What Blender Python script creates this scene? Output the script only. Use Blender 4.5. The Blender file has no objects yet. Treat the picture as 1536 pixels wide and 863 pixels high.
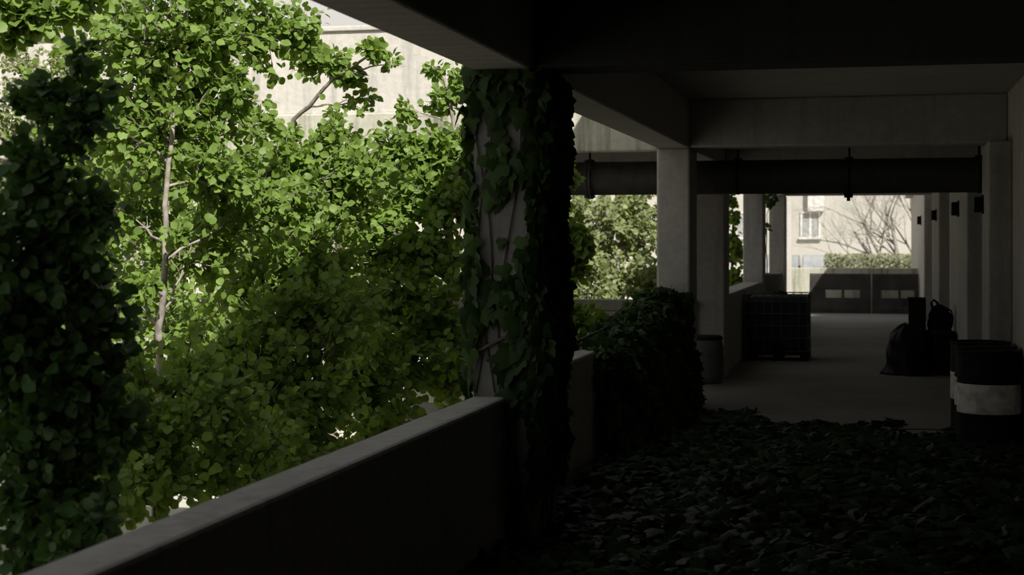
import bpy, math, random
import numpy as np
from mathutils import Vector, Matrix

random.seed(7)
C = bpy.context.scene.collection
PI = math.pi

# ------------------------------------------------------------------ camera numbers
EYE = 1.9
F = 2315.0                     # focal length in pixels of a 1536 px wide frame
VPX, VPY = 1310.0, 360.0       # vanishing point of the gallery, horizon row
YAW = math.atan((VPX - 768) / F)
SN, CS = math.sin(YAW), math.cos(YAW)

def P(u, v, Y):
    """Point in the world plane y = Y seen at pixel (u, v)."""
    dx = -F * SN + (u - 768) * CS
    dy = F * CS + (u - 768) * SN
    t = Y / dy
    return Vector((dx * t, Y, EYE + (VPY - v) * t))

# ------------------------------------------------------------------ materials
def new_mat(name):
    m = bpy.data.materials.new(name)
    m.use_nodes = True
    nt = m.node_tree
    b = nt.nodes['Principled BSDF']
    return m, nt, b

def N(nt, typ, **kw):
    n = nt.nodes.new(typ)
    for k, v in kw.items():
        setattr(n, k, v)
    return n

def ramp(nt, stops):
    r = N(nt, 'ShaderNodeValToRGB')
    els = r.color_ramp.elements
    while len(els) < len(stops):
        els.new(0.5)
    for e, (p, c) in zip(els, stops):
        e.position = p
        e.color = (*c, 1) if len(c) == 3 else c
    return r

def noise(nt, vec, scale, detail=4, rough=0.6):
    n = N(nt, 'ShaderNodeTexNoise')
    n.inputs['Scale'].default_value = scale
    n.inputs['Detail'].default_value = detail
    n.inputs['Roughness'].default_value = rough
    nt.links.new(vec, n.inputs['Vector'])
    return n.outputs['Fac']

def mixc(nt, fac, a, b, mode='MIX'):
    m = N(nt, 'ShaderNodeMix', data_type='RGBA', blend_type=mode)
    for sock, val in ((m.inputs[0], fac), (m.inputs[6], a), (m.inputs[7], b)):
        if hasattr(val, 'is_linked') or hasattr(val, 'links'):
            nt.links.new(val, sock)
        elif isinstance(val, tuple):
            sock.default_value = (*val, 1)
        else:
            sock.default_value = val
    return m.outputs[2]

def concrete(name, col, dark, stain, stain_amt=0.5, streak=0.6, bump=0.25, lines=False):
    m, nt, b = new_mat(name)
    geo = N(nt, 'ShaderNodeNewGeometry')
    pos = geo.outputs['Position']
    mp = N(nt, 'ShaderNodeMapping')
    nt.links.new(pos, mp.inputs['Vector'])
    mp.inputs['Scale'].default_value = (6, 6, 0.45)
    big = noise(nt, pos, 0.9, 5)
    fine = noise(nt, pos, 14, 6)
    strk = noise(nt, mp.outputs['Vector'], 1.0, 6, 0.65)
    r1 = ramp(nt, [(0.3, dark), (0.68, col)])
    nt.links.new(big, r1.inputs[0])
    c = mixc(nt, 0.35, r1.outputs[0], ramp_out(nt, fine, [(0.3, tuple(x * .62 for x in col)), (0.7, tuple(min(1, x * 1.12) for x in col))]))
    sm = ramp(nt, [(0.5, (0, 0, 0)), (0.72, (1, 1, 1))])
    nt.links.new(strk, sm.inputs[0])
    ml = N(nt, 'ShaderNodeMath', operation='MULTIPLY')
    nt.links.new(sm.outputs[0], ml.inputs[0])
    ml.inputs[1].default_value = streak
    c = mixc(nt, ml.outputs[0], c, stain)
    if lines:                                       # the joints left by the shutter boards
        w = N(nt, 'ShaderNodeTexWave', wave_type='BANDS', bands_direction='Y')
        w.inputs['Scale'].default_value = 1.7
        w.inputs['Distortion'].default_value = 1.6
        w.inputs['Detail'].default_value = 3
        nt.links.new(pos, w.inputs['Vector'])
        c = mixc(nt, 0.14, c, ramp_out(nt, w.outputs['Fac'], [(0.2, tuple(x * .55 for x in col)), (0.8, tuple(x * 1.1 for x in col))]))
    nt.links.new(c, b.inputs['Base Color'])
    b.inputs['Roughness'].default_value = 0.92
    b.inputs['Specular IOR Level'].default_value = 0.2
    bp = N(nt, 'ShaderNodeBump')
    bp.inputs['Strength'].default_value = bump
    bp.inputs['Distance'].default_value = 0.02
    nt.links.new(fine, bp.inputs['Height'])
    nt.links.new(bp.outputs[0], b.inputs['Normal'])
    return m

def ramp_out(nt, fac, stops):
    r = ramp(nt, stops)
    nt.links.new(fac, r.inputs[0])
    return r.outputs[0]

def plain(name, col, rough=0.7, spec=0.3, vary=0.35, scale=8, metal=0.0, bump=0.0):
    m, nt, b = new_mat(name)
    tc = N(nt, 'ShaderNodeTexCoord')
    n = noise(nt, tc.outputs['Object'], scale, 5)
    c = ramp_out(nt, n, [(0.3, tuple(x * (1 - vary) for x in col)), (0.7, tuple(min(1, x * (1 + vary * .5)) for x in col))])
    nt.links.new(c, b.inputs['Base Color'])
    b.inputs['Roughness'].default_value = rough
    b.inputs['Specular IOR Level'].default_value = spec
    b.inputs['Metallic'].default_value = metal
    if bump:
        bp = N(nt, 'ShaderNodeBump')
        bp.inputs['Strength'].default_value = bump
        bp.inputs['Distance'].default_value = 0.01
        nt.links.new(n, bp.inputs['Height'])
        nt.links.new(bp.outputs[0], b.inputs['Normal'])
    return m

def leaf_mat(name, c0, c1, trans=0.35, rough=0.5, spec=0.3, tcol=None):
    m, nt, b = new_mat(name)
    a = N(nt, 'ShaderNodeAttribute', attribute_name='rnd')
    c = ramp_out(nt, a.outputs['Fac'], [(0.0, c0), (1.0, c1)])
    nt.links.new(c, b.inputs['Base Color'])
    b.inputs['Roughness'].default_value = rough
    b.inputs['Specular IOR Level'].default_value = spec
    t = N(nt, 'ShaderNodeBsdfTranslucent')
    tc = mixc(nt, 1.0, c, tcol or (1.35, 1.35, 0.7), 'MULTIPLY')
    nt.links.new(tc, t.inputs['Color'])
    mx = N(nt, 'ShaderNodeMixShader')
    mx.inputs[0].default_value = trans
    nt.links.new(b.outputs[0], mx.inputs[1])
    nt.links.new(t.outputs[0], mx.inputs[2])
    nt.links.new(mx.outputs[0], nt.nodes['Material Output'].inputs['Surface'])
    return m

M = {}
M['inner'] = concrete('weathered_concrete', (0.41, 0.385, 0.36), (0.30, 0.285, 0.268), (0.15, 0.147, 0.138), streak=0.45)
M['pillar_shade'] = concrete('shade_dimmed_concrete', (0.2, 0.195, 0.185), (0.14, 0.137, 0.13), (0.08, 0.08, 0.07))  # front pillar's concrete, darkened to carry the shade of the near bay
M['slab'] = concrete('board_marked_concrete', (0.36, 0.345, 0.325), (0.27, 0.26, 0.245), (0.18, 0.172, 0.16), streak=0.25, lines=True)
M['deck'] = concrete('deck_concrete', (0.25, 0.235, 0.215), (0.16, 0.15, 0.14), (0.1, 0.095, 0.085), streak=0.3)
M['outer'] = concrete('pale_concrete', (0.60, 0.565, 0.51), (0.50, 0.475, 0.43), (0.30, 0.29, 0.25), streak=0.75)
M['mossy'] = concrete('stained_concrete', (0.55, 0.535, 0.45), (0.36, 0.365, 0.27), (0.13, 0.13, 0.09), streak=0.9)
M['far'] = concrete('far_render', (0.47, 0.45, 0.40), (0.43, 0.41, 0.37), (0.38, 0.365, 0.33), streak=0.3)  # pale low-contrast tones stand in for haze on the far building
M['ground'] = concrete('courtyard_paving', (0.5, 0.475, 0.41), (0.38, 0.365, 0.3), (0.26, 0.27, 0.17), streak=0.4)
M['bay_shade'] = concrete('shade_dark_concrete', (0.05, 0.05, 0.048), (0.035, 0.035, 0.034), (0.02, 0.02, 0.02))  # shade of the front bay put into the concrete colour
M['soil'] = plain('litter_soil', (0.05, 0.05, 0.035), 0.95, 0.1)
M['steel'] = plain('dark_pipe_iron', (0.045, 0.044, 0.042), 0.6, 0.3, bump=.2)
M['black'] = plain('black_paint', (0.009, 0.010, 0.010), 0.7, 0.12)
M['band'] = plain('scuffed_white_band', (0.72, 0.66, 0.62), 0.75, 0.2, .5, 7)
M['bag'] = plain('black_polythene', (0.007, 0.008, 0.008), 0.6, 0.15)
M['carton'] = plain('dark_cardboard', (0.02, 0.019, 0.016), 0.9, 0.1)  # near-black tone for the carton and the pallet
M['canvas'] = plain('dark_canvas', (0.012, 0.013, 0.012), 0.95, 0.1)
M['barrier'] = plain('sooty_concrete', (0.05, 0.045, 0.041), 0.95, 0.1, .4, 3)
M['tank'] = plain('dark_polyethylene', (0.04, 0.05, 0.046), 0.7, 0.2)
M['cage'] = plain('dull_galvanised_tube', (0.075, 0.082, 0.079), 0.6, 0.3)
M['keg'] = plain('grey_plastic_barrel', (0.10, 0.11, 0.105), 0.7, 0.2)
M['bark'] = plain('grey_birch_bark', (0.30, 0.265, 0.225), 0.9, 0.1, .55, 14, bump=.4)
M['darkbark'] = plain('dark_bark', (0.05, 0.042, 0.036), 0.95, 0.1)
M['vine'] = plain('woody_vine', (0.10, 0.082, 0.066), 0.95, 0.1)
M['leaf'] = leaf_mat('spring_leaf', (0.13, 0.205, 0.04), (0.205, 0.305, 0.062), .42)
M['leaf_far'] = leaf_mat('haze_pale_leaf', (0.17, 0.21, 0.085), (0.26, 0.30, 0.13), .35)  # paler green stands in for haze over the farther trees
M['leaf_dark'] = leaf_mat('shade_dark_leaf', (0.03, 0.075, 0.018), (0.06, 0.115, 0.026), .3)  # darkened green carrying shade in the leaf colour
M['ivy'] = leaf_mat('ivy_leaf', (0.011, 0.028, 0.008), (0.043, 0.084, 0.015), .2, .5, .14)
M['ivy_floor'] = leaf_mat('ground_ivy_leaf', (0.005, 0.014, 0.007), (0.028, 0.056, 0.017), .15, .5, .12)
M['glass'] = plain('window_glass', (0.16, 0.17, 0.17), 0.15, 0.5)
M['far_glass'] = plain('haze_pale_window_glass', (0.34, 0.34, 0.33), 0.3, 0.4)  # lightened to put distance haze into the glass colour
M['trim'] = plain('pale_window_frame', (0.66, 0.64, 0.6), 0.6)
M['hedge'] = leaf_mat('hedge_leaf', (0.22, 0.235, 0.16), (0.28, 0.29, 0.2), .3)  # greyed green with the haze mixed into the hedge colour
M['twig'] = plain('bare_twig', (0.27, 0.25, 0.22), 0.95, .1)  # lightened so the haze over the bare tree is in its colour
M['car_a'] = plain('slate_car_paint', (0.24, 0.245, 0.245), 0.5, .3, .05)
M['car_b'] = plain('blue_grey_car_paint', (0.28, 0.29, 0.295), 0.5, .3, .05)
M['car_c'] = plain('silver_car_paint', (0.5, 0.5, 0.5), 0.4, .5, .05)
M['tyre'] = plain('tyre_rubber', (0.03, 0.03, 0.03), 0.9)
M['roofing'] = plain('grey_roof_felt', (0.25, 0.24, 0.22), .95)

# ------------------------------------------------------------------ mesh helpers
class MB:
    def __init__(self):
        self.v, self.f = [], []
    def add(self, vs, fs):
        o = len(self.v)
        self.v += [tuple(p) for p in vs]
        self.f += [tuple(i + o for i in f) for f in fs]
        return self
    def box(self, x0, x1, y0, y1, z0, z1):
        vs = [(x, y, z) for z in (z0, z1) for y in (y0, y1) for x in (x0, x1)]
        return self.add(vs, [(0, 2, 3, 1), (4, 5, 7, 6), (0, 1, 5, 4), (2, 6, 7, 3), (0, 4, 6, 2), (1, 3, 7, 5)])
    def tube(self, pts, rad, n=8, cap=True):
        pts = [Vector(p) for p in pts]
        if not hasattr(rad, '__len__'):
            rad = [rad] * len(pts)
        vs, fs = [], []
        ref = Vector((0.31, 0.17, 0.93))
        for i, p in enumerate(pts):
            d = (pts[min(i + 1, len(pts) - 1)] - pts[max(i - 1, 0)]).normalized()
            if abs(d.dot(ref)) > 0.96:
                ref = Vector((0.9, 0.3, 0.1))
            a = d.cross(ref).normalized()
            b = d.cross(a)
            for k in range(n):
                t = 2 * PI * k / n
                vs.append(p + (a * math.cos(t) + b * math.sin(t)) * rad[i])
        for i in range(len(pts) - 1):
            for k in range(n):
                fs.append((i * n + k, i * n + (k + 1) % n, (i + 1) * n + (k + 1) % n, (i + 1) * n + k))
        if cap:
            fs.append(tuple(range(n))[::-1])
            fs.append(tuple((len(pts) - 1) * n + k for k in range(n)))
        return self.add(vs, fs)
    def lathe(self, prof, cx, cy, n=32):
        vs, fs = [], []
        for r, z in prof:
            for k in range(n):
                t = 2 * PI * k / n
                vs.append((cx + r * math.cos(t), cy + r * math.sin(t), z))
        for i in range(len(prof) - 1):
            for k in range(n):
                fs.append((i * n + k, i * n + (k + 1) % n, (i + 1) * n + (k + 1) % n, (i + 1) * n + k))
        fs.append(tuple(range(n))[::-1])
        fs.append(tuple((len(prof) - 1) * n + k for k in range(n)))
        return self.add(vs, fs)
    def prism_x(self, prof, x0, x1):
        """profile of (y, z) swept along x"""
        n = len(prof)
        vs = [(x0, y, z) for y, z in prof] + [(x1, y, z) for y, z in prof]
        fs = [(i, (i + 1) % n, n + (i + 1) % n, n + i) for i in range(n)]
        fs += [tuple(range(n))[::-1], tuple(range(n, 2 * n))]
        return self.add(vs, fs)
    def build(self, name, mat, parent=None, smooth=False, bevel=0.0, loc=None, seg=2):
        me = bpy.data.meshes.new(name)
        me.from_pydata(self.v, [], self.f)
        me.update()
        import bmesh
        bm = bmesh.new(); bm.from_mesh(me)
        bmesh.ops.recalc_face_normals(bm, faces=bm.faces)
        bm.to_mesh(me); bm.free()
        me.materials.append(M[mat] if isinstance(mat, str) else mat)
        o = bpy.data.objects.new(name, me)
        C.objects.link(o)
        if smooth:
            me.polygons.foreach_set('use_smooth', [True] * len(me.polygons))
        if parent is not None:
            o.parent = parent
            o.matrix_parent_inverse = Matrix.Translation(-Vector(parent.location)) if parent.rotation_euler.z == 0 else parent.matrix_basis.inverted()
        if bevel:
            b = o.modifiers.new('bevel', 'BEVEL'); b.width = bevel; b.segments = seg; b.limit_method = 'ANGLE'
        return o

def tag(o, label=None, cat=None, group=None, kind=None):
    if label: o['label'] = label
    if cat: o['category'] = cat
    if group: o['group'] = group
    if kind: o['kind'] = kind
    return o

def empty(name, loc, label, cat, group=None):
    o = bpy.data.objects.new(name, None)
    o.empty_display_size = 0.1
    C.objects.link(o)
    o.location = loc
    return tag(o, label, cat, group)

def struct(name, mb, mat, label, cat, bevel=0.015, **kw):
    return tag(mb.build(name, mat, None, bevel=bevel, **kw), label, cat, None, 'structure')

# ------------------------------------------------------------------ leaves
def leaf_template(kind):
    if kind == 'round':
        st = [(0.0, 0.0), (0.2, 0.36), (0.5, 0.47), (0.78, 0.31), (1.0, 0.0)]
        v = [(0, 0, 0)]
        for y, w in st[1:-1]:
            v += [(-w, y, 0.10 * w * 2), (0, y, 0), (w, y, 0.10 * w * 2)]
        v.append((0, 1.02, -0.06))
        f = [(0, 2, 1), (0, 3, 2)]
        for i in range(2):
            b = 1 + 3 * i
            f += [(b, b + 1, b + 4, b + 3), (b + 1, b + 2, b + 5, b + 4)]
        f += [(7, 8, 10), (8, 9, 10)]
        return np.array(v, float), f
    half = [(0.30, -0.10), (0.46, 0.10), (0.52, 0.34), (0.27, 0.45), (0.24, 0.62), (0.0, 1.0)]
    out = [(0.0, 0.02)] + half + [(-x, y) for x, y in half[-2::-1]]
    v = [(0, 0.33, 0.05)] + [(x, y, -0.10 * abs(x) - 0.10 * max(0, y - .5)) for x, y in out]
    n = len(out)
    f = [(0, 1 + i, 1 + (i + 1) % n) for i in range(n)]
    return np.array(v, float), f

TPL = {k: leaf_template(k) for k in ('round', 'ivy')}

def leaves(name, mat, parent, pos, up, nrm, size, kind='round', seed=0, stuff=True):
    """one mesh of many leaves: pos = stalk point, up = direction of the tip, nrm = facing"""
    rng = np.random.default_rng(seed)
    tv, tf = TPL[kind]
    n = len(pos)
    up = up / (np.linalg.norm(up, axis=1, keepdims=True) + 1e-9)
    nrm = nrm - (nrm * up).sum(1, keepdims=True) * up
    nrm = nrm / (np.linalg.norm(nrm, axis=1, keepdims=True) + 1e-9)
    side = np.cross(up, nrm)
    size = np.asarray(size, float).reshape(n, 1, 1)
    w = rng.uniform(.85, 1.1, (n, 1, 1))
    V = pos[:, None, :] + size * (tv[None, :, 0, None] * w * side[:, None, :] + tv[None, :, 1, None] * up[:, None, :]
                                  + tv[None, :, 2, None] * rng.uniform(.3, 1.8, (n, 1, 1)) * nrm[:, None, :])
    nv = len(tv)
    ln = np.array([len(f) for f in tf])
    flat = np.array([i for f in tf for i in f])
    loops = (flat[None, :] + (np.arange(n) * nv)[:, None]).ravel()
    tot = np.tile(ln, n)
    start = np.concatenate([[0], np.cumsum(tot)[:-1]])
    me = bpy.data.meshes.new(name)
    me.vertices.add(n * nv)
    me.vertices.foreach_set('co', V.reshape(-1).astype(np.float32))
    me.loops.add(len(loops))
    me.loops.foreach_set('vertex_index', loops.astype(np.int32))
    me.polygons.add(len(tot))
    me.polygons.foreach_set('loop_start', start.astype(np.int32))
    me.polygons.foreach_set('loop_total', tot.astype(np.int32))
    me.polygons.foreach_set('use_smooth', np.ones(len(tot), bool))
    at = me.attributes.new('rnd', 'FLOAT', 'POINT')
    at.data.foreach_set('value', np.repeat(rng.random(n), nv).astype(np.float32))
    me.update(calc_edges=True)
    me.materials.append(M[mat])
    o = bpy.data.objects.new(name, me)
    C.objects.link(o)
    if parent is not None:
        o.parent = parent
        o.matrix_parent_inverse = Matrix.Translation(-Vector(parent.location))
    if stuff:
        o['kind'] = 'stuff'
    return o

def unit(rng, n):
    v = rng.normal(size=(n, 3))
    return v / np.linalg.norm(v, axis=1, keepdims=True)

def wobble(a, b, rng, k=6, amp=0.08, sag=0.0):
    a, b = Vector(a), Vector(b)
    L = (b - a).length
    pts = []
    off = Vector((0, 0, 0))
    for i in range(k + 1):
        t = i / k
        if 0 < i < k:
            off = off * .5 + Vector(rng.normal(size=3)) * amp * L / k * 1.6
        pts.append(a.lerp(b, t) + off * math.sin(PI * t) + Vector((0, 0, -sag * math.sin(PI * t) * L)))
    return pts

def tree(name, label, base, trunk, blobs, leaf, per, mat='leaf', bark='bark', seed=1, r0=0.05, twigs=True, group=None, limbs=True, upbias=.55):
    """trunk: world points from the base up; blobs: (centre, radius, number of twigs); a limb runs from the trunk into each blob"""
    rng = np.random.default_rng(seed)
    root = empty(name, base, label, 'tree', group)
    pts = [Vector(base)] + [Vector(p) for p in trunk]
    full = []
    for a, b in zip(pts, pts[1:]):
        full += wobble(a, b, rng, 5, .05)[:-1]
    full.append(pts[-1])
    n = len(full)
    mb = MB().tube(full, [r0 * (1 - .75 * i / n) for i in range(n)], 9)
    mb.build('trunk', bark, root, smooth=True)
    tw = MB()
    Ppos, Pup, Pn = [], [], []
    for bi, (c, r, cnt) in enumerate(blobs):
        c = Vector(c)
        if limbs:
            low = [q for q in full if q.z < c.z - .1 * r] or full
            j = min(low, key=lambda q: (q - c).length + .6 * abs((c.z - q.z) - .7 * math.hypot(q.x - c.x, q.y - c.y)))
            pl = wobble(j, c, rng, 6, .09)
            rr = max(.010, r0 * .42 * min(1, .35 + r))
            MB().tube(pl, [rr * (1 - .7 * i / 6) for i in range(7)], 6).build('branch', bark, root, smooth=True)
        else:
            pl = [c]
        for _ in range(int(cnt * 1.35)):
            d = unit(rng, 1)[0] * r * rng.random() ** (1 / 2.2)
            e = c + Vector((d[0], d[1], d[2]))
            q = pl[int(rng.integers(len(pl) // 2, len(pl)))]
            s = q.lerp(e, .25) if (e - q).length > .5 else q
            tp = wobble(s, e, rng, 5, .12)
            if twigs:
                tw.tube(tp, [.0055 * leaf / .07 * (1 - .13 * i) for i in range(6)], 3, cap=False)
            L = sum((b - a).length for a, b in zip(tp, tp[1:]))
            for k in range(per + 4):
                t = 1 - .75 * (k / (per + 4)) * min(1, .55 / max(L, .05))
                t = max(0, t) * 5
                i = min(4, int(t))
                pp = tp[i].lerp(tp[i + 1], t - i)
                out = (tp[i + 1] - tp[i]).normalized()
                o3 = unit(rng, 1)[0]
                u3 = np.array(out) * .55 + o3 * .9 + np.array((0, 0, -.35))
                Ppos.append(np.array(pp) + o3 * leaf * .45)
                Pup.append(u3)
                Pn.append(unit(rng, 1)[0] * .66 + np.array((.34, -.5, upbias)))
    if twigs:
        tg = tw.build('twigs', bark, root)
        tg['kind'] = 'stuff'
    n = len(Ppos)
    leaves('foliage', mat, root, np.array(Ppos), np.array(Pup), np.array(Pn), leaf * rng.uniform(.65, 1.2, n), 'round', seed)
    return root

# ------------------------------------------------------------------ the building
XO, XI = -2.35, -1.98          # outer and inner line of the pillars
XW, XP = 1.387, 1.15           # right wall, face of its piers
ZS, ZC = 2.92, 3.46            # beam soffit, slab underside
YE = 36.7                      # end of the roof

struct('floor', MB().box(XO, 4, -1.6, 43, -.3, 0), 'deck', 'grey concrete floor of the gallery running to the far wall', 'floor')
struct('ceiling', MB().box(XO, 4, 9.2, YE, ZC, 3.72), 'slab', 'board-marked concrete slab overhead between the beams', 'ceiling')
struct('ceiling_front', MB().box(XO, 4, -1.6, 9.2, ZC, 3.72), 'bay_shade', 'shade-darkened slab overhead in front of the ivy-clad pillar', 'ceiling')
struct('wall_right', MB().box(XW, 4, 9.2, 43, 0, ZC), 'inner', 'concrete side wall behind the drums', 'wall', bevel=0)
struct('wall_right_front', MB().box(XW, 4, -1.6, 9.2, 0, ZC), 'bay_shade', 'shade-darkened side wall nearest the viewer', 'wall', bevel=0)
struct('wall_left_light_block', MB().box(XO, -2.1, -1.6, 3.1, .96, ZS), 'bay_shade', 'unseen wall added to block light from the open side', 'wall', bevel=0)  # added out of view to keep daylight out of the near bay
struct('wall_back', MB().box(XO, 4, -1.9, -1.6, -.3, 4.7), 'bay_shade', 'concrete wall closing the gallery behind the viewer', 'wall', bevel=0)
struct('wall_roof_edge', MB().box(XO, XO + .2, -1.9, YE, 3.72, 4.66), 'outer', 'concrete parapet along the roof edge', 'parapet')
struct('wall_roof_right', MB().box(XP, 4, YE, 60, ZC, 4.8), 'inner', 'upper wall beside the open end of the gallery', 'wall', bevel=0)
struct('wall_right_far', MB().box(XW, 4, 43, 60, -.3, ZC), 'inner', 'side wall beyond the open end of the gallery', 'wall', bevel=0)
struct('wall_end', MB().box(-3.2, XW, 42, 42.25, 0, 1.15), 'mossy', 'stained low concrete wall closing the far end, sunlit at its left', 'wall')

struct('beam', MB().box(XO, XI, -4, YE, ZS, ZC), 'slab', 'long concrete edge beam resting on the pillar row', 'beam', bevel=.02)
for y0, y1, lab in ((9.0, 9.4, 'dark concrete cross beam above the ivy-clad front pillar'),
                    (17.1, 17.5, 'concrete cross beam in front of the big horizontal pipe'),
                    (21.3, 21.75, 'cross beam behind the big horizontal pipe'),
                    (28.9, 29.3, 'cross beam over the wire-caged tank bay'),
                    (36.2, 36.65, 'last cross beam at the open end of the roof')):
    struct('beam', MB().box(XI, XW, y0, y1, ZS + .005, ZC), 'bay_shade' if y0 < 10 else 'inner', lab, 'beam', bevel=.02)

for y0, lab in ((9.0, 'front concrete pillar clad in dark ivy above the parapet'),
                (17.1, 'bare concrete pillar with ivy heaped at its foot'),
                (21.2, 'shaded concrete pillar behind the plastic barrel'),
                (28.8, 'concrete pillar above the wire-caged tank'),
                (36.1, 'farthest concrete pillar at the open end, beside the sunlit strip')):
    struct('pillar', MB().box(XO - (.1 if y0 == 21.2 else 0), XI, y0, y0 + .72, 0, ZS), 'pillar_shade' if y0 < 10 else 'inner', lab, 'pillar', bevel=.025)
struct('pillar', MB().box(-2.34, -2.13, 41.7, 42, 0, 3.6), 'outer', 'thin sunlit concrete post at the far low wall', 'post')
for (y0, y1), lab in zip(((16.55, 17.5), (20.3, 24.9), (28.9, 32.2), (37.2, 42.0)),
                         ('pier of the right wall just behind the three drums', 'long wall pier beside the dark rubbish heap',
                          'wall pier beyond the rubbish heap, with a small dark lamp box', 'farthest wall pier beside the far concrete barriers')):
    struct('pillar', MB().box(XP, XW, y0, y1, 0, ZS if y0 < 30 else ZC), 'inner', lab, 'pier', bevel=.02)

# parapets along the open side
struct('wall_parapet', MB().box(XO, -2.135, -4, 9.0, 0, .96), 'inner', 'front concrete parapet running up to the ivy-clad pillar', 'parapet', bevel=.02)
struct('wall_parapet', MB().box(-2.42, -2.24, 9.72, 17.1, 0, .98), 'inner', 'concrete parapet between the ivy-clad pillar and the ivy heap', 'parapet', bevel=.02)
struct('wall_parapet', MB().box(XO, -2.02, 21.92, 28.8, 0, 1.12), 'inner', 'concrete parapet behind the wire-caged tank', 'parapet', bevel=.02)
struct('wall_parapet', MB().box(XO, -2.1, 29.52, 36.1, 0, 1.12), 'inner', 'concrete parapet before the farthest pillar', 'parapet', bevel=.02)

# the cross wing (a covered bridge) leaving to the left between the second and third pillar
BX = -19.0
struct('floor_bridge', MB().box(BX, XO, 17.2, 21.4, -.3, 0), 'deck', 'concrete deck of the cross wing', 'floor')
struct('beam', MB().box(BX, XO, 17.2, 17.45, 2.9, 3.39), 'mossy', 'stained concrete fascia of the cross wing, half in sunlight', 'beam', bevel=.02)
struct('ceiling_bridge', MB().box(BX, XO, 17.45, 21.4, 3.12, 3.39), 'slab', 'slab under the roof of the cross wing', 'ceiling')
struct('wall_bridge', MB().box(BX, XO, 17.26, 17.44, 3.39, 4.36).box(BX, XO, 17.23, 17.47, 4.36, 4.42), 'outer', 'tall sunlit concrete upper parapet of the cross wing', 'wall', bevel=.012)
struct('wall_parapet', MB().box(BX, XO, 21.15, 21.35, 0, .92), 'mossy', 'pale low parapet across the cross wing', 'parapet')
struct('beam', MB().box(BX, XO, 21.1, 21.35, 2.9, 3.39), 'inner', 'rear edge beam of the cross wing above the pipe', 'beam')
struct('trim_1', MB().box(BX, XO, 21.1, 21.38, .92, 1.07), 'inner', 'dark concrete coping on the cross wing parapet', 'coping')
struct('wall_parapet', MB().box(BX, -2.42, 17.22, 17.42, 0, .86), 'mossy', 'front parapet of the cross wing behind the twigs', 'parapet')
for x, lab in ((-7.2, 'wing pillar among the tree leaves'), (-12.2, 'outer wing pillar hidden by the trees')):
    struct('pillar', MB().box(x, x + .37, 17.46, 17.9, -3, 3.12), 'outer', lab, 'pillar')

# ground, terrace, retaining wall
struct('ground', MB().box(-60, XO, -30, 43, -3.2, -3), 'ground', 'pale sunlit courtyard ground under the trees', 'ground', bevel=0)
struct('ground_bounce_block', MB().box(-13, XO, -30, 8.6, -3, -2.93), 'soil', 'dark soil bed added below the near parapet to cut bounced light', 'ground', bevel=0)  # dark strip added to cut light bouncing up into the near bay
struct('wall_retaining', MB().box(-60, -2.4, 43, 43.4, -3.2, .1), 'outer', 'pale retaining wall beyond the courtyard', 'wall', bevel=0)
struct('terrace_ground', MB().box(-60, 40, 43.4, 130, -3.2, -.25), 'ground', 'pale ground beyond the far wall', 'ground', bevel=0)
struct('wall_gallery_base', MB().box(XO, XO + .25, -4, 43, -3.1, -.3), 'outer', 'outer base wall under the gallery', 'wall', bevel=0)

# ------------------------------------------------------------------ pipe under the beam
PY = 18.3
pp = empty('drain_pipe', (0, PY, 2.64), 'thick dark horizontal iron pipe crossing under the beams', 'pipe')
MB().tube([(-14, PY, 2.63), (1.22, PY, 2.64)], .2, 32).build('pipe_barrel', 'steel', pp, smooth=False)
for x in (-3.32, -8.6):
    fl = MB().tube([(x - .035, PY, 2.63), (x - .005, PY, 2.63)], .238, 32).tube([(x + .005, PY, 2.63), (x + .035, PY, 2.63)], .238, 32)
    for k in range(10):
        t = 2 * PI * k / 10
        fl.tube([(x - .055, PY + .222 * math.cos(t), 2.63 + .222 * math.sin(t)), (x + .055, PY + .222 * math.cos(t), 2.63 + .222 * math.sin(t))], .013, 6)
    fl.build('flange', 'steel', pp)
for x in (-3.32, -1.55, -.27, 1.17):
    z1 = ZC if x > -2 else 3.12
    hb = MB().box(x - .012, x + .012, PY - .012, PY + .012, 2.83, z1).box(x - .045, x + .045, PY - .05, PY + .05, 2.825, 2.86)
    hb.tube([(x - .016, PY, 2.635), (x + .016, PY, 2.635)], .204, 24)
    hb.build('hanger', 'black', pp)
MB().box(-.33, -.23, PY - .05, PY + .05, 2.39, 2.44).box(-.3, -.26, PY - .02, PY + .02, 2.35, 2.4).build('drain_cock', 'black', pp)

# ------------------------------------------------------------------ things in the gallery
def drum(x, y, label):
    r = empty('steel_drum', (x, y, 0), label, 'drum', 'banded steel drums by the right wall')
    R, H = .285, .88
    prof = [(R - .01, 0), (R + .008, .006), (R + .008, .022), (R, .03), (R, .285), (R + .009, .295), (R, .305), (R, .575), (R + .009, .585), (R, .595), (R, .85),
            (R + .008, .858), (R + .008, .878), (R - .012, .88), (R - .014, .866), (.02, .864)]
    MB().lathe(prof, x, y, 40).build('drum_body', 'black', r, smooth=False)
    bp = [(R + .0012, .305), (R + .0035, .308), (R + .0035, .57), (R + .0012, .575)]
    tag(MB().lathe(bp, x, y, 40).build('painted_band', 'band', r), 'scuffed white band')
    MB().lathe([(.03, .862), (.035, .865), (.035, .878), (.02, .882)], x + .15, y - .05, 12).build('bung', 'black', r)
    return r
drum(1.045, 14.95, 'nearest of three black steel drums with a white band')
drum(1.055, 15.57, 'middle black steel drum with a white band, between two others')
drum(1.045, 16.19, 'rearmost black steel drum, against the wall pier')

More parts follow.
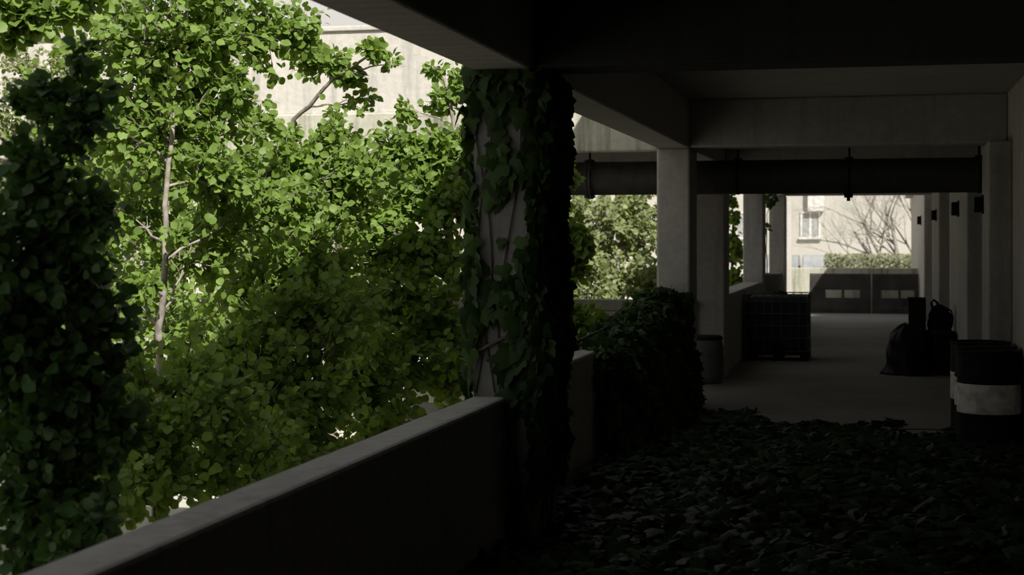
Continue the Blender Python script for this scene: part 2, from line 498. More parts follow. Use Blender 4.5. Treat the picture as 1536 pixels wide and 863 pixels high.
# wire-caged tank on a pallet
tk = empty('caged_tank', (-1.46, 24.9, 0), 'dark square liquid tank in a wire cage on a pallet by the parapet', 'tank')
x0, x1, y0, y1 = -1.955, -.985, 24.5, 25.45
pl = MB()
for yy in (y0, y0 + .4, y1 - .12):
    pl.box(x0, x1, yy, yy + .12, .09, .12)
for xx in (x0, x0 + .42, x1 - .13):
    pl.box(xx, xx + .13, y0, y1, 0, .09)
for k in range(6):
    pl.box(x0, x1, y0 + .165 * k, y0 + .165 * k + .12, .12, .142)
pl.build('pallet', 'carton', tk)
MB().box(x0 + .04, x1 - .04, y0 + .04, y1 - .04, .145, 1.02).build('bottle', 'tank', tk, bevel=.06)
cg = MB()
for k in range(8):
    x = x0 + .012 + (x1 - x0 - .024) * k / 7
    for y in (y0 + .01, y1 - .01):
        cg.tube([(x, y, .145), (x, y, 1.045)], .0095, 6)
    y = y0 + .012 + (y1 - y0 - .024) * k / 7
    for x in (x0 + .01, x1 - .01):
        cg.tube([(x, y, .145), (x, y, 1.045)], .0095, 6)
for z in (.155, .36, .55, .74, .93, 1.045):
    cg.tube([(x0, y0, z), (x1, y0, z), (x1, y1, z), (x0, y1, z), (x0, y0, z + .0001)], .011, 6)
cg.build('cage', 'cage', tk)
MB().lathe([(.115, 1.015), (.12, 1.02), (.12, 1.07), (.10, 1.045), (.03, 1.09)], -1.45, 24.95, 20).build('screw_cap', 'black', tk)
MB().box(-1.56, -1.38, y0 - .03, y0 + .03, .15, .24).build('outlet_valve', 'black', tk, bevel=.02)

# small plastic barrel in front of the third pillar
kg = empty('plastic_barrel', (-2.15, 20.55, 0), 'small grey plastic barrel with a dark lid beside the shaded pillar', 'barrel')
R = .215
MB().lathe([(R - .04, 0), (R - .015, .02), (R - .005, .1), (R + .004, .13), (R - .004, .16), (R + .008, .3), (R - .002, .44), (R + .004, .47), (R - .004, .5), (R - .02, .565), (R - .05, .585)], -2.15, 20.55, 32).build('barrel_body', 'keg', kg, smooth=True)
MB().lathe([(R - .02, .575), (R - .008, .58), (R - .008, .615), (R - .03, .63), (.05, .632)], -2.15, 20.55, 32).build('barrel_lid', 'black', kg)

# concrete block by the fourth pillar
tag(MB().box(-2.09, -1.72, 29.6, 30.5, 0, 1.26).build('concrete_block', 'inner', None, bevel=.03), 'square concrete block standing against the far parapet beyond the caged tank', 'block')

# jersey barriers before the far wall
def barrier(xa, xb, slots, label):
    by = 41.1
    prof_low = [(by - .31, 0), (by + .31, 0), (by + .31, .12), (by + .25, .38), (by - .25, .38), (by - .31, .12)]
    prof_mid = [(by - .25, .38), (by + .25, .38), (by + .2, .6), (by - .2, .6)]
    prof_up = [(by - .2, .6), (by + .2, .6), (by + .13, .98), (by + .10, 1.02), (by - .10, 1.02), (by - .13, .98)]
    m = MB().prism_x(prof_low, xa, xb).prism_x(prof_up, xa, xb)
    edges = [xa] + [e for s in slots for e in s] + [xb]
    for a, b in zip(edges[::2], edges[1::2]):
        m.prism_x(prof_mid, a, b)
    return tag(m.build('concrete_barrier', 'barrier', None), label, 'barrier', 'concrete barriers before the far wall')
barrier(-1.62, -.06, ((-1.22, -.80), (-.74, -.34)), 'dark slotted concrete barrier at the far wall, nearer the sunlit part')
barrier(-.03, 1.13, ((.2, .63), (.69, 1.04)), 'dark slotted concrete barrier at the far wall, behind the rubbish heap')

# lamp boxes on the wall piers
def lamp(y, z, w, h, label):
    r = empty('wall_lamp', (XP, y, z), label, 'lamp', 'small dark lamps on the wall piers')
    MB().box(XP - .02, XP, y - w / 2, y + w / 2, z - h / 2, z + h / 2).build('back_plate', 'black', r)
    MB().prism_x([(y - w * .42, z - h * .42), (y + w * .42, z - h * .42), (y + w * .42, z + h * .42), (y - w * .42, z + h * .42)], XP - .10, XP - .02).build('lamp_housing', 'black', r, bevel=.012)
lamp(17.3, 2.28, .2, .2, 'dark lamp box on the pier behind the drums')
lamp(22.2, 2.33, .3, .22, 'dark lamp box on the long pier beside the rubbish heap')
lamp(29.9, 2.36, .3, .22, 'dark lamp box on the pier beyond the rubbish heap')
lamp(39.3, 2.38, .35, .24, 'dark lamp box on the pier beside the far barriers')

# heap of rubbish
def lump(name, c, rx, ry, h, mat, label=None, cat=None, parent=None, seed=3, neck=.0, skirt=0.0, pleat=.05, group=None):
    rng = np.random.default_rng(seed)
    nu, nv = 48, 26
    ph = rng.uniform(0, 6.28, 8)
    vs, fs = [], []
    for j in range(nv + 1):
        t = j / nv
        prof = max(.02, 1 - t ** 5) ** .6 * (1 - .05 * t)
        if t > .86 and neck:
            prof = max(.04, prof * (1 - neck * (t - .86) / .14))
        fl = 1 + skirt * max(0, (.25 - t) / .25) ** 2
        for i in range(nu):
            a = 2 * PI * i / nu
            w = 1 + pleat * math.sin(7 * a + ph[0] + 3 * t) + pleat * .8 * math.sin(13 * a + ph[1] - 4 * t) + .07 * math.sin(2 * a + ph[2] + 2 * t) + .05 * math.sin(5 * t * PI + ph[3] + 2 * a)
            vs.append((c[0] + rx * prof * w * fl * math.cos(a), c[1] + ry * prof * w * fl * math.sin(a), c[2] + h * (t ** .9) * (1 + .05 * math.sin(3 * a + ph[4]) * t)))
    for j in range(nv):
        for i in range(nu):
            fs.append((j * nu + i, j * nu + (i + 1) % nu, (j + 1) * nu + (i + 1) % nu, (j + 1) * nu + i))
    fs.append(tuple(range(nu))[::-1]); fs.append(tuple(nv * nu + i for i in range(nu)))
    o = MB().add(vs, fs).build(name, mat, parent, smooth=True)
    if label: tag(o, label, cat, group)
    return o

lump('rubbish_bag', (.46, 22.5, 0), .29, .28, .70, 'bag', 'bulging black rubbish bag with a ragged hem on the floor', 'bag', seed=5, skirt=.2, pleat=.035)
ct = empty('wooden_crate', (.72, 23.25, 0), 'dark wooden crate carrying the carton and rucksack of the rubbish heap', 'crate')
cr = MB()
for z in (.02, .16, .30, .44):
    cr.box(.38, 1.1, 22.96, 22.98, z, z + .11).box(.38, 1.1, 23.5, 23.52, z, z + .11).box(.38, .40, 22.98, 23.5, z, z + .11).box(1.08, 1.1, 22.98, 23.5, z, z + .11)
cr.build('slat_sides', 'canvas', ct)
for x in (.40, 1.04):
    for y in (22.98, 23.46):
        MB().box(x, x + .04, y, y + .04, 0, .555).build('corner_post', 'canvas', ct)
MB().box(.39, 1.09, 22.97, 23.51, .555, .58).build('crate_lid', 'canvas', ct)
cb = empty('cardboard_carton', (.63, 23.2, .58), 'tall dark carton with open flaps on top of the rubbish heap', 'carton')
MB().box(.50, .74, 23.05, 23.4, .582, 1.06).build('carton_body', 'carton', cb)
MB().add([(.50, 23.05, 1.06), (.50, 23.4, 1.06), (.42, 23.4, .95), (.42, 23.05, .92), (.495, 23.05, 1.07), (.495, 23.4, 1.07), (.415, 23.4, .955), (.415, 23.05, .925)],
         [(0, 1, 2, 3), (7, 6, 5, 4), (0, 4, 5, 1), (1, 5, 6, 2), (2, 6, 7, 3), (3, 7, 4, 0)]).build('flap', 'carton', cb)
rk = empty('rucksack', (.92, 23.2, .58), 'slumped dark rucksack with a loose strap beside the carton', 'rucksack')
lump('pack_body', (.94, 23.22, .582), .17, .17, .37, 'canvas', parent=rk, seed=9, pleat=.07)
MB().tube([(.84, 23.2, .9), (.82, 23.2, .98), (.85, 23.2, 1.03), (.90, 23.2, .99), (.92, 23.2, .93)], .02, 6).build('grab_handle', 'canvas', rk)
MB().tube([(1.0, 23.08, .93), (1.09, 23.04, .88), (1.115, 23.04, .78), (1.10, 23.04, .66), (1.06, 23.05, .6)], .014, 6).build('strap', 'canvas', rk)
tb = empty('toolbox', (.98, 22.7, 0), 'dark lidded box on the floor between the rubbish bag and drums', 'box')
MB().box(.84, 1.13, 22.45, 22.9, 0, .54).build('box_body', 'canvas', tb, bevel=.015)
MB().box(.83, 1.14, 22.44, 22.91, .542, .6).build('box_lid', 'black', tb, bevel=.015)
MB().tube([(.88, 22.66, .6), (.89, 22.66, .65), (1.02, 22.66, .65), (1.03, 22.66, .6)], .012, 6).build('box_handle', 'black', tb)

# ------------------------------------------------------------------ ivy
def ivy_thing(name, label, base, pos, up, nrm, size, seed, stems=(), mat='ivy', group=None):
    r = empty(name, base, label, 'ivy', group)
    if stems:
        m = MB()
        for s, rad in stems:
            m.tube(s, rad, 6)
        m.build('stem', 'vine', r, smooth=True)
    leaves('ivy_leaves', mat, r, np.array(pos), np.array(up), np.array(nrm), size, 'ivy', seed)
    return r

rng = np.random.default_rng(21)
pos, up, nr = [], [], []
def put(p, n, jn=.35, ju=.45, tip=(0, 0, -1)):
    pos.append(np.array(p, float)); up.append(np.array(tip, float) + rng.normal(size=3) * ju * .6)
    nr.append(np.array(n, float) + rng.normal(size=3) * jn)
# camera face, in drifts with bare concrete between
def patch(x, z):
    return math.sin(x * 17 + 1.3 * math.sin(z * 3.1)) + math.sin(z * 4.3 + 5 * x) * .9 + math.sin(z * 9.1 - 8 * x + 1) * .6
k = 0
while k < 400:
    x, z = rng.uniform(XO - .02, XI + .02), rng.uniform(.2, 2.95)
    e = min(x - XO, (XI - x) * 1.2)
    if patch(x, z) * .8 + 1.2 * math.exp(-e / .045) + .6 * rng.normal() > 1.0 and not (z < .96 and x < -2.135):
        put((x, 9.0 - rng.uniform(.01, .06), z), (0, -1, .15)); k += 1
for _ in range(420):            # outer side, standing proud of the edge
    put((XO - rng.uniform(.0, .07), rng.uniform(8.97, 9.75), rng.uniform(.0, 2.9)), (-1, -.5, .2), .5)
for _ in range(3000):           # inner side, a deep curtain hanging to knee height
    z = .42 + 2.5 * rng.random() ** .9
    d = .065 * math.sqrt(rng.random()) * (.75 + .35 * math.sin(z * 5 + 1) + .2 * math.sin(z * 11))
    put((XI + d + .01, 8.98 + rng.random() ** 1.5 * .8 - .06 * rng.random(), z), (.8, -.6, .25), .5)
stems = []
for x, ph in ((-2.25, 0), (-2.12, 1.2), (-2.03, 2.3), (-2.3, 3.3)):
    stems.append(([(x + .07 * math.sin(z * 2.6 + ph), 8.988, z) for z in np.arange(.98 if x < -2.135 else .02, 2.8, .13)], .005))
for y, ph in ((9.1, 0), (9.3, 2), (9.55, 4)):
    stems.append(([(XI + .02 + .015 * math.sin(z * 5 + ph), y + .04 * math.sin(z * 3 + ph), z) for z in np.arange(0.02, 2.85, .15)], .012))
stems.append(([(-2.33, 8.98, 1.22), (-2.2, 8.975, 1.29), (-2.05, 8.97, 1.36), (-1.95, 8.96, 1.37)], .011))
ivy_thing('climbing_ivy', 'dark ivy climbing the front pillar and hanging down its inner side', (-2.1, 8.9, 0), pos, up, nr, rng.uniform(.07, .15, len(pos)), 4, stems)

# heap of ivy over the parapet against the second pillar
pos, up, nr = [], [], []
def heap_top(y):
    t = (y - 12.4) / 4.7
    return .9 + .40 * min(1, max(0, t)) ** .8 + .05 * math.sin(y * 5) + .04 * math.sin(y * 11 + 1)
for _ in range(9000):
    y = 12.5 + 4.65 * rng.random() ** .8
    s = rng.random()
    zt = heap_top(y)
    th = rng.uniform(0, 1)
    z = zt * (1 - th ** 1.15)
    bulge = (.10 + .42 * (1 - z / zt) ** 1.0) * min(1, .35 + (y - 12.4) / 1.6) * (1 + .18 * math.sin(y * 6 + z * 4))
    x = -2.24 + bulge - rng.random() ** 2 * .12
    x = min(x, -.1135 * y + .03)
    if s < .22:                 # crown over the top of the parapet
        x = rng.uniform(-2.5, -2.14); z = zt - rng.random() ** 2 * .22 - .2 * max(0, -2.38 - x)
        put((x, y, z), (.1, -.4, 1), .5, .7, (.3, -.5, -.2))
    else:
        put((x, y, max(.02, z)), (.75, -.45, .5), .5, .6, (.35, -.3, -.8))
for _ in range(900):            # front of the second pillar
    z = 1.32 * rng.random()
    put((rng.uniform(XO, XI + .03), 17.07 - rng.random() * .22, z), (0, -1, .4), .5, .5)
st = [([P(838, 521, 12.2), P(872, 510, 12.9), P(905, 494, 13.8), P(930, 484, 14.6), P(965, 470, 15.6), P(1000, 462, 16.5)], [.016, .016, .014, .012, .01, .006]),
      ([P(905, 494, 13.8), P(915, 487, 13.7), P(922, 474, 13.7), P(934, 462, 13.8)], .006),
      ([P(872, 510, 12.9), P(866, 500, 12.9), P(858, 496, 12.9)], .006)]
ivy_thing('ivy_heap', 'heaped ivy spilling over the parapet at the bare pillar', (-2.2, 15, 0), pos, up, nr, rng.uniform(.06, .13, len(pos)), 5, st)

# ground ivy over the near floor
pos, up, nr = [], [], []
def edge(x):
    return 16.75 - .33 * (x + 1.98) + .28 * math.sin(x * 3.1 + .6) + .16 * math.sin(x * 8.3) 
n = 0
while n < 13000:
    x, y = rng.uniform(-2.12, XW - .02), 6.5 + 11 * rng.random() ** 1.15
    if y > edge(x) or (y < 9.05 and x < -2.02 and y > 8.9): continue
    bare = math.exp(-((x - .42) / .40) ** 2 - ((y - 15.75) / .40) ** 2) + .8 * math.exp(-((x - 1.1) / .3) ** 2 - ((y - 13.7) / .2) ** 2)
    if rng.random() < bare * 1.7: continue
    if any((x - dx) ** 2 + (y - dy) ** 2 < .3 ** 2 for dx, dy in ((1.045, 14.95), (1.055, 15.57), (1.045, 16.19))): continue
    lift = (.03 + .10 * (.5 + .5 * math.sin(x * 4 + y * 1.3) * math.sin(y * 2.1 - x)) + (.12 * max(0, -1.3 - x) if y > 11 else .05)) * min(1, (edge(x) - y) / .5 + .3) * (.3 if y > 14.2 and x > -1.2 else 1)
    z = .012 + lift * rng.random() ** .7
    a = rng.uniform(0, 2 * PI)
    put((x, y, z), (0, -.25, 1), .38, .4, (math.cos(a), math.sin(a), -.05)); n += 1
st = []
for i in range(26):
    x, y = rng.uniform(-1.9, 1.2), rng.uniform(9, 16)
    a = rng.uniform(-.6, .6) + (0 if rng.random() < .5 else PI)
    s = []
    for q in range(9):
        s.append((x, y, .02 + .015 * math.sin(q)))
        a += rng.normal() * .25
        x += .16 * math.cos(a); y += .16 * math.sin(a) * .5
        x = min(1.3, max(-2.0, x))
    st.append((s, .007))
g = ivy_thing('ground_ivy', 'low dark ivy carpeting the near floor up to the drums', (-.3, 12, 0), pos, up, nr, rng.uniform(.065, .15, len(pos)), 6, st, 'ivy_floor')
g['kind'] = 'stuff'

# ------------------------------------------------------------------ trees outside
G0 = -3.0
def px_blobs(lst):
    return [(P(u, v, Y), r, c) for u, v, Y, r, c in lst]

tA = P(243, 440, 9.4)
tree('young_tree', 'slender sunlit tree with pale bare trunk left of the front pillar', (tA.x, tA.y, G0),
     [P(238, 640, 9.4), P(240, 540, 9.4), P(246, 420, 9.4), P(250, 280, 9.5), P(262, 120, 9.7), P(275, -40, 9.9)],
     px_blobs([(255, 60, 9.8, .62, 62), (330, 40, 10.0, .5, 44), (180, 60, 9.8, .5, 40), (328, 150, 10.0, .45, 40), (230, 190, 9.8, .6, 56), (130, 160, 9.9, .5, 34),
               (330, 260, 9.9, .5, 44), (190, 320, 9.9, .45, 30), (400, 50, 10.4, .36, 26), (400, 180, 10.5, .2, 9), (222, 425, 9.2, .09, 4), (270, 345, 9.25, .1, 4), (300, 370, 10.1, .42, 28),
               (400, 290, 10.4, .42, 34), (130, 400, 10.2, .4, 18), (205, 440, 9.9, .22, 9), (455, 45, 10.6, .26, 14), (320, -40, 10, .5, 40), (200, -40, 10, .5, 36)]),
     .062, 11, seed=11, r0=.034)
tB = P(366, 640, 11.0)
tree('young_tree', 'bushy tree with a dark trunk at the middle of the leaf screen', (tB.x, tB.y, G0),
     [P(366, 640, 11), P(364, 500, 11.1), P(370, 380, 11.2), P(400, 260, 11.4)],
     px_blobs([(430, 250, 11.6, .42, 40), (480, 300, 11.7, .5, 52), (400, 340, 11.4, .5, 48), (540, 260, 11.9, .4, 38), (470, 390, 11.2, .5, 50), (380, 430, 10.9, .45, 38),
               (420, 500, 10.6, .5, 48), (500, 470, 10.9, .5, 48), (340, 540, 10.4, .45, 36), (400, 600, 10.3, .5, 46), (480, 570, 10.6, .5, 48), (310, 620, 10.2, .42, 32),
               (420, 690, 10.0, .4, 30), (500, 200, 11.9, .3, 18), (480, 650, 10.4, .4, 30)]),
     .066, 11, seed=12, r0=.045)
tC = P(672, 560, 13.2)
tree('young_tree', 'tree with a thin dark trunk close to the left of the ivy-clad pillar', (tC.x, tC.y, G0),
     [P(672, 600, 13.2), P(674, 470, 13.2), P(672, 350, 13.3), P(688, 240, 13.5), P(664, 110, 13.6)],
     px_blobs([(600, 290, 13.4, .5, 50), (660, 300, 13.4, .45, 42), (560, 360, 13.0, .5, 48), (640, 380, 13.0, .5, 48), (570, 450, 12.6, .5, 50), (650, 470, 12.7, .45, 40),
               (600, 530, 12.3, .5, 50), (680, 560, 12.6, .35, 26), (540, 560, 11.8, .45, 40), (640, 230, 13.5, .34, 26), (690, 220, 13.6, .3, 20), (590, 220, 13.4, .3, 20),
               (665, 150, 13.6, .2, 6), (690, 130, 13.6, .2, 6), (612, 160, 13.5, .12, 3), (650, 100, 13.6, .12, 3), (530, 310, 12.8, .4, 34), (560, 620, 11.6, .4, 30)]),
     .074, 11, seed=13, r0=.05)
tS = P(470, 90, 10.9)
tree('young_tree', 'lanky tree reaching a leafy spray across the pale upper wall', (P(430, 500, 12.3).x, 12.3, G0),
     [P(430, 560, 12.3), P(425, 330, 12.3), P(440, 180, 12.3), P(500, 118, 12.2), P(560, 80, 12.1)],
     px_blobs([(555, 75, 12.1, .16, 7), (590, 95, 12.1, .08, 2), (528, 110, 12.2, .16, 7), (500, 85, 12.2, .2, 8), (462, 92, 12.3, .2, 8), (540, 150, 12.3, .12, 3),
               (450, 60, 12.3, .3, 18), (425, 200, 12.3, .14, 5), (520, 222, 12.4, .26, 10), (470, 225, 12.4, .22, 8)]),
     .068, 11, seed=17, r0=.035)
tD = P(235, 790, 8.0)
tree('young_tree', 'low shaded tree leaning over the near parapet', (tD.x, tD.y, G0),
     [P(236, 760, 8.0), P(228, 690, 8.0), P(250, 620, 8.1)],
     px_blobs([(260, 640, 8.1, .36, 30), (180, 660, 7.8, .36, 30), (330, 600, 8.6, .36, 30), (230, 720, 7.8, .34, 28), (330, 690, 8.5, .34, 28), (150, 740, 7.2, .34, 28),
               (280, 560, 8.6, .34, 24), (120, 610, 7.6, .36, 28), (400, 650, 9.2, .3, 22), (190, 570, 8.2, .34, 22)]),
     .06, 11, mat='leaf', bark='darkbark', seed=14, r0=.035)
tF = P(150, 560, 13.5)
tree('young_tree', 'leafy tree behind the pale bare trunk, towards the dark front tree', (tF.x, tF.y, G0),
     [P(150, 560, 13.5), P(155, 400, 13.6), P(160, 250, 13.8), P(165, 120, 14)],
     px_blobs([(150, 200, 14, .6, 50), (90, 260, 14, .6, 50), (210, 260, 13.8, .6, 50), (160, 340, 13.6, .6, 50), (80, 400, 13.4, .6, 50), (230, 420, 13.4, .6, 50), (150, 480, 13.2, .6, 50),
               (290, 480, 13.0, .6, 50), (210, 560, 12.8, .6, 50), (100, 580, 12.6, .6, 44), (300, 340, 13.8, .6, 50), (300, 600, 12.6, .55, 44), (380, 480, 13.2, .5, 40), (180, 650, 12.4, .5, 36), (270, 230, 13.9, .45, 30)]),
     .066, 11, seed=26, r0=.05)
tE = P(40, 700, 5.6)
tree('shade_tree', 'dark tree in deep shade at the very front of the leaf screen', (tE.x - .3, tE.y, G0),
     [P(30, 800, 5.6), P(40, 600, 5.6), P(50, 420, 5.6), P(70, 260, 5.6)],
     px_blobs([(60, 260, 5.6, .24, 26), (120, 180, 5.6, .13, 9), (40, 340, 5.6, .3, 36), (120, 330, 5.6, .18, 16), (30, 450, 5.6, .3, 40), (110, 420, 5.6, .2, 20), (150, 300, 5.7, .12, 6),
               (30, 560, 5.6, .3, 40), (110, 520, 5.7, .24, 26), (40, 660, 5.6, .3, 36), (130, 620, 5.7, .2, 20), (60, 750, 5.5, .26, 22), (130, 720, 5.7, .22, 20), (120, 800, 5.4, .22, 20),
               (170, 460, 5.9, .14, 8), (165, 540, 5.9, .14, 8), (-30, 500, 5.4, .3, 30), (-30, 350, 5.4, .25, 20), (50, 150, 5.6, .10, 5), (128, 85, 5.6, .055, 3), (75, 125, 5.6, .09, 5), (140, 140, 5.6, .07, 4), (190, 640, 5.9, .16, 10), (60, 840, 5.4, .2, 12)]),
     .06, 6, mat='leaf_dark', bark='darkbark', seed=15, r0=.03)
tree('young_tree', 'sunlit leafy branch tips at the top corner above the dark front tree', (P(-120, 500, 8.6).x, 8.6, G0),
     [P(-110, 500, 8.6), P(-90, 200, 8.6), P(-60, 30, 8.6), P(0, -20, 8.5)],
     px_blobs([(20, 10, 8.6, .2, 14), (70, 20, 8.6, .16, 9), (110, 12, 8.7, .12, 6), (40, 50, 8.6, .12, 5), (-40, 30, 8.6, .3, 18), (140, -20, 8.8, .16, 8), (50, -40, 8.7, .25, 18)]),
     .078, 10, seed=16, r0=.03)
tree('background_tree', 'fine-leaved pale tree before the cross wing above the dark front tree', (P(60, 400, 15.8).x, 15.8, G0),
     [P(60, 560, 15.8), P(62, 300, 15.8), P(70, 120, 15.8)],
     px_blobs([(40, 110, 15.8, .5, 44), (110, 90, 15.8, .45, 40), (60, 190, 15.8, .55, 50), (140, 150, 15.9, .45, 36), (20, 260, 15.6, .55, 44), (110, 280, 15.6, .5, 40), (-20, 170, 15.7, .5, 36), (60, 360, 15.5, .5, 36), (10, 60, 15.9, .3, 14)]),
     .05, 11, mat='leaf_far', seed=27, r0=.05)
far = [(70, 130, 26, 1.1, 46), (200, 60, 27, 1.2, 46), (40, 260, 25, 1.1, 46), (170, 230, 25, 1.1, 46), (20, 20, 27, .9, 18), (290, 160, 26, 1.0, 36), (110, 380, 24.5, 1.1, 46),
       (230, 340, 24.5, 1.1, 46), (60, 480, 24, 1.1, 40), (200, 500, 24, 1.0, 36)]
tree('background_tree', 'pale hazy tree behind the cross wing at the far corner of the leaf screen', (P(120, 400, 26).x, 26, G0),
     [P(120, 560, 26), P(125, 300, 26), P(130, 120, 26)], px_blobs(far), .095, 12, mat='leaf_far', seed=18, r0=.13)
tree('background_tree', 'hazy sunlit tree seen through the opening under the pipe', (P(925, 400, 31).x, 31, G0),
     [P(925, 560, 31), P(930, 440, 31), P(915, 340, 31), P(900, 260, 31)],
     px_blobs([(900, 330, 31, 1.0, 56), (960, 350, 31.5, .9, 52), (860, 390, 30.5, 1.0, 56), (930, 420, 30.5, .9, 50), (985, 420, 31, .7, 36), (880, 460, 30, .8, 40), (950, 300, 32, .8, 36), (840, 320, 31, .8, 40)]),
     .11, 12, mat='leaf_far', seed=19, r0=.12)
tree('background_tree', 'broad hazy tree filling the gaps behind the leaf screen', (P(500, 430, 27).x, 27, G0),
     [P(500, 560, 27), P(505, 420, 27), P(520, 330, 27)],
     px_blobs([(420, 380, 27, 1.0, 34), (520, 380, 27, 1.0, 34), (620, 400, 27.5, 1.0, 34), (460, 480, 26.5, .9, 24), (570, 480, 27, .9, 24), (330, 420, 26.5, .9, 30), (690, 430, 28, .9, 30), (760, 400, 29, 1.0, 30)]),
     .105, 11, mat='leaf_far', seed=20, r0=.12)
tree('shrub', 'shaded leafy sprigs just right of the ivy-clad pillar', (P(850, 560, 14.6).x - .25, 14.6, G0),
     [P(838, 560, 14.6), P(846, 440, 14.6), P(840, 320, 14.6), P(838, 260, 14.7)],
     px_blobs([(850, 270, 14.7, .16, 7), (842, 300, 14.7, .12, 4), (856, 350, 14.6, .17, 10), (872, 368, 14.6, .14, 7), (862, 385, 14.6, .15, 8), (852, 410, 14.6, .18, 9), (846, 460, 14.5, .2, 11), (880, 352, 14.6, .07, 2),
               (866, 490, 14.3, .22, 14), (905, 480, 14.6, .16, 7), (850, 515, 14.0, .16, 9)]),
     .085, 8, mat='leaf', bark='darkbark', seed=22, r0=.02, upbias=.3)
tree('shrub', 'shaded leaves between the third and fourth pillars beyond the parapet', (P(1098, 430, 33).x - .15, 33, G0),
     [P(1098, 430, 33), P(1100, 330, 33), P(1098, 250, 33)],
     px_blobs([(1100, 420, 33, .3, 26), (1106, 380, 33, .26, 22), (1096, 360, 33, .24, 18), (1100, 325, 33, .14, 6), (1094, 300, 33, .2, 10), (1105, 440, 33, .26, 20), (1096, 280, 33, .2, 8)]),
     .10, 10, mat='leaf', bark='darkbark', seed=23, r0=.04, upbias=.3)
tree('shrub', 'small leafy sprig at the head of the farthest pillar', (P(1152, 430, 35).x, 35, G0),
     [P(1150, 430, 35), P(1150, 340, 35), P(1154, 296, 35)],
     px_blobs([(1158, 298, 34.8, .12, 4), (1148, 340, 35, .1, 2)]), .12, 7, mat='leaf_dark', bark='darkbark', seed=24, r0=.02)

# ------------------------------------------------------------------ beyond the far wall
def building(name, label, x0, x1, y0, y1, z1, wins, seed=0):
    r = empty(name, ((x0 + x1) / 2, y0, -.25), label, 'building')
    MB().box(x0, x1, y0, y1, -.25, z1).build('wall', 'far', r)
    MB().box(x0 - .3, x1 + .3, y0 - .3, y1 + .3, z1, z1 + .35).build('roof', 'roofing', r)
    for (wx, wz, w, h) in wins:
        f = MB()
        f.box(wx - .08, wx, y0 - .06, y0 - .005, wz, wz + h).box(wx + w, wx + w + .08, y0 - .06, y0 - .005, wz, wz + h).box(wx - .08, wx + w + .08, y0 - .06, y0 - .005, wz + h, wz + h + .08)
        f.box(wx - .15, wx + w + .15, y0 - .16, y0 - .005, wz - .1, wz).box(wx + w / 2 - .05, wx + w / 2 + .05, y0 - .05, y0 - .005, wz, wz + h)
        fo = f.build('window', 'trim', r)
        MB().box(wx, wx + w, y0 - .03, y0 - .01, wz, wz + h).build('pane', 'far_glass', fo)
    return r
BY = 78.0
w0, w1 = P(1203, 356, BY), P(1228, 320, BY)
wn = [(w0.x, w0.z, w1.x - w0.x, w1.z - w0.z)]
for dx, dz in ((0, 3.0), (-3.2, 0), (-3.2, 3.0), (-6.4, 0), (-6.4, 3.0)):
    wn.append((w0.x + dx, w0.z + dz, w1.x - w0.x, w1.z - w0.z))
hb = building('apartment_block', 'pale hazy building beyond the far wall, one window in view', -40, 16, BY, BY + 10, 9.5, wn)
bl = MB()
b0, b1 = P(1212, 317, BY), P(1236, 280, BY)
bl.box(b0.x, b1.x, BY - .3, BY - .001, b0.z, b1.z)
bl.build('balcony', 'trim', hb)
building('apartment_block', 'pale distant block behind the trees of the courtyard', -60, -42, 60, 75, 14,
         [(-58 + 3 * i, 1.5 + 3 * j, 1.2, 1.4) for i in range(5) for j in range(4)])

def car(cx, cy, mat, label, s=1.0, z0=-.25):
    r = empty('car', (cx, cy, z0), label, 'car', 'parked cars beyond the far wall')
    prof = [(-2.05, .35), (-2.1, .6), (-1.95, .82), (-1.25, .9), (-.7, 1.36), (-.2, 1.46), (.7, 1.44), (1.3, 1.2), (1.7, .95), (2.05, .85), (2.1, .45), (2.0, .3), (-1.9, .28)]
    def ring(inset, q): return [(cx + x * s * q, cy + inset, z0 + z * s) for x, z in prof]
    secs = [ring(-.82, .94), ring(-.72, 1.0), ring(.72, 1.0), ring(.82, .94)]
    vs = [p for q in secs for p in q]; n = len(prof); fs = []
    for j in range(3):
        for i in range(n):
            fs.append((j * n + i, j * n + (i + 1) % n, (j + 1) * n + (i + 1) % n, (j + 1) * n + i))
    fs += [tuple(range(n))[::-1], tuple(range(3 * n, 4 * n))]
    b = MB().add(vs, fs).build('body', mat, r, bevel=.03)
    gp = [(-1.1, .93), (-.66, 1.32), (.65, 1.36), (1.15, 1.15), (1.3, .95)]
    MB().add([(cx + x * s, cy - .835, z0 + z * s) for x, z in gp] + [(cx + x * s, cy - .80, z0 + z * s) for x, z in gp],
             [(0, 1, 2, 3, 4), (9, 8, 7, 6, 5)] + [(i, (i + 1) % 5, 5 + (i + 1) % 5, 5 + i) for i in range(5)]).build('side_glass', 'glass', r)
    for x in (-1.3, 1.35):
        for y in (-.85, .66):
            MB().tube([(cx + x, cy + y, z0 + .31), (cx + x, cy + y + .2, z0 + .31)], .31, 20).build('wheel', 'tyre', r)
    return r
for u, y, mat, lab in ((1172, 73.4, 'car_a', 'slate grey car nose-on beyond the far wall, nearest the sunlit post'), (1231, 73.6, 'car_b', 'blue grey car nose-on beyond the far wall, at the end of the hedge')):
    q = P(u, 395, y)
    k = car(0, 0, mat, lab, z0=0)
    k.location = (q.x, y, -.25)
    k.rotation_euler.z = PI / 2

rngh = np.random.default_rng(31)
hd = empty('hedge', (1.5, 66, -.25), 'clipped grey-green hedge under the bare tree', 'hedge')
n = 26000
hp = np.stack([rngh.uniform(-2.0, 9, n), rngh.uniform(65.3, 66.7, n), rngh.uniform(-.2, 1.28, n)], 1)
leaves('hedge_leaves', 'hedge', hd, hp, unit(rngh, n) + [0, -.3, .4], unit(rngh, n) + [0, -.6, .5], rngh.uniform(.06, .12, n), 'round', 31)
MB().box(-1.95, 8.9, 65.5, 66.5, -.25, 1.1).build('hedge_core', 'hedge', hd)

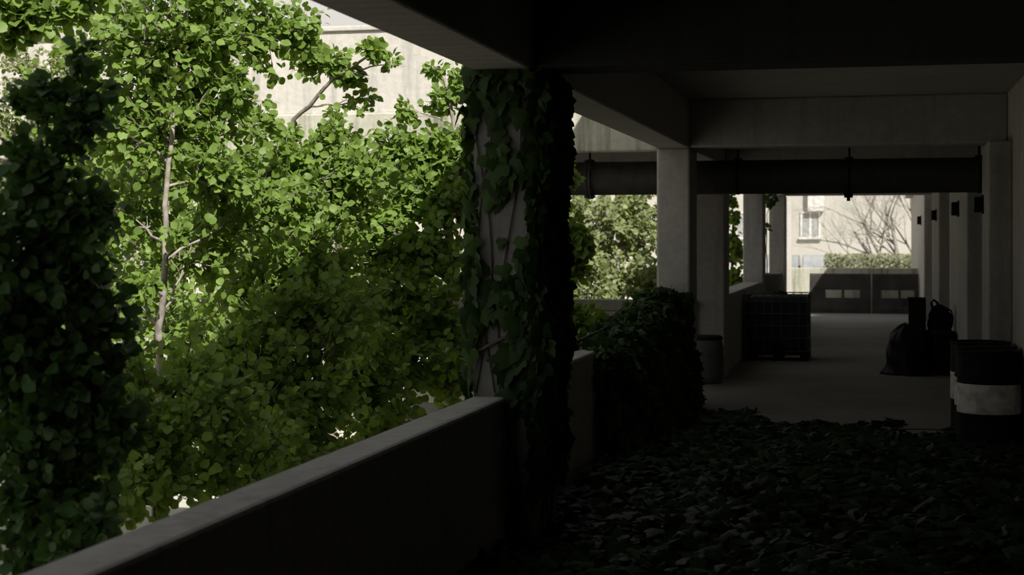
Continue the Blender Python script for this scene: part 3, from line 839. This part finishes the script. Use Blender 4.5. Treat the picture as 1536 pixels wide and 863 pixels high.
bt = P(1352, 384, 68)
br = empty('bare_tree', (bt.x, 68, -.25), 'leafless many-stemmed tree behind the hedge', 'tree')
tw = MB()
def grow(p, d, L, r, depth):
    pts = [p]; rr = [r]
    for i in range(5):
        d = (d + Vector(rngh.normal(size=3)) * .07 + Vector((0, 0, .03))).normalized()
        pts.append(pts[-1] + d * L / 5); rr.append(r * (1 - .11 * (i + 1)))
    tw.tube(pts, rr, 5)
    if depth == 0: return
    for k in range(4):
        j = int(rngh.integers(2, 6))
        s = Vector(rngh.normal(size=3)); s.y *= .6
        nd = (d * .75 + s.normalized() * .62 + Vector((0, 0, .1))).normalized()
        grow(pts[j], nd, L * rngh.uniform(.55, .8), rr[j] * .6, depth - 1)
for k, a in enumerate((-.62, -.38, -.16, .02, .2, .42)):
    grow(Vector((bt.x + .12 * (k - 2.5), 68 + .1 * rngh.normal(), -.25)), Vector((a, .15 * rngh.normal(), 1)).normalized(), 3.2, .11, 4)
tw.build('stems', 'twig', br, smooth=True)

# ------------------------------------------------------------------ light
SUN = Vector((1.0, -1.15, 1.55)).normalized()      # towards the sun
sl = bpy.data.lights.new('sun', 'SUN')
sl.energy = 7.5
sl.angle = math.radians(.7)
sl.color = (1.0, .96, .90)
so = bpy.data.objects.new('sun', sl)
C.objects.link(so)
so.rotation_euler = SUN.to_track_quat('Z', 'Y').to_euler()

w = bpy.data.worlds.new('hazy_sky')
bpy.context.scene.world = w
w.use_nodes = True
nt = w.node_tree
bg = nt.nodes['Background']
tc = N(nt, 'ShaderNodeTexCoord')
sp = N(nt, 'ShaderNodeSeparateXYZ')
nt.links.new(tc.outputs['Generated'], sp.inputs[0])
c = ramp_out(nt, sp.outputs['Z'], [(0.0, (.62, .59, .54)), (0.19, (.82, .78, .72)), (0.26, (.46, .465, .46)), (1.0, (.40, .42, .41))])
nt.links.new(c, bg.inputs['Color'])
bg.inputs['Strength'].default_value = 1.0

# ------------------------------------------------------------------ camera
cd = bpy.data.cameras.new('camera')
cam = bpy.data.objects.new('camera', cd)
C.objects.link(cam)
cam.location = (0, 0, EYE)
cam.rotation_euler = (PI / 2, 0, YAW)
cd.sensor_width = 36.0
cd.lens = F / 1536 * 36.0
cd.shift_x = 0
cd.shift_y = -(431.5 - VPY) / 1536
cd.dof.use_dof = True
cd.dof.focus_distance = 12.0
cd.dof.aperture_fstop = 3.2
cd.clip_end = 400
sc = bpy.context.scene
sc.camera = cam
sc.view_settings.view_transform = 'Standard'
sc.view_settings.look = 'None'
sc.view_settings.exposure = 0.0
sc.view_settings.gamma = 1.0
sc.view_settings.use_curve_mapping = False
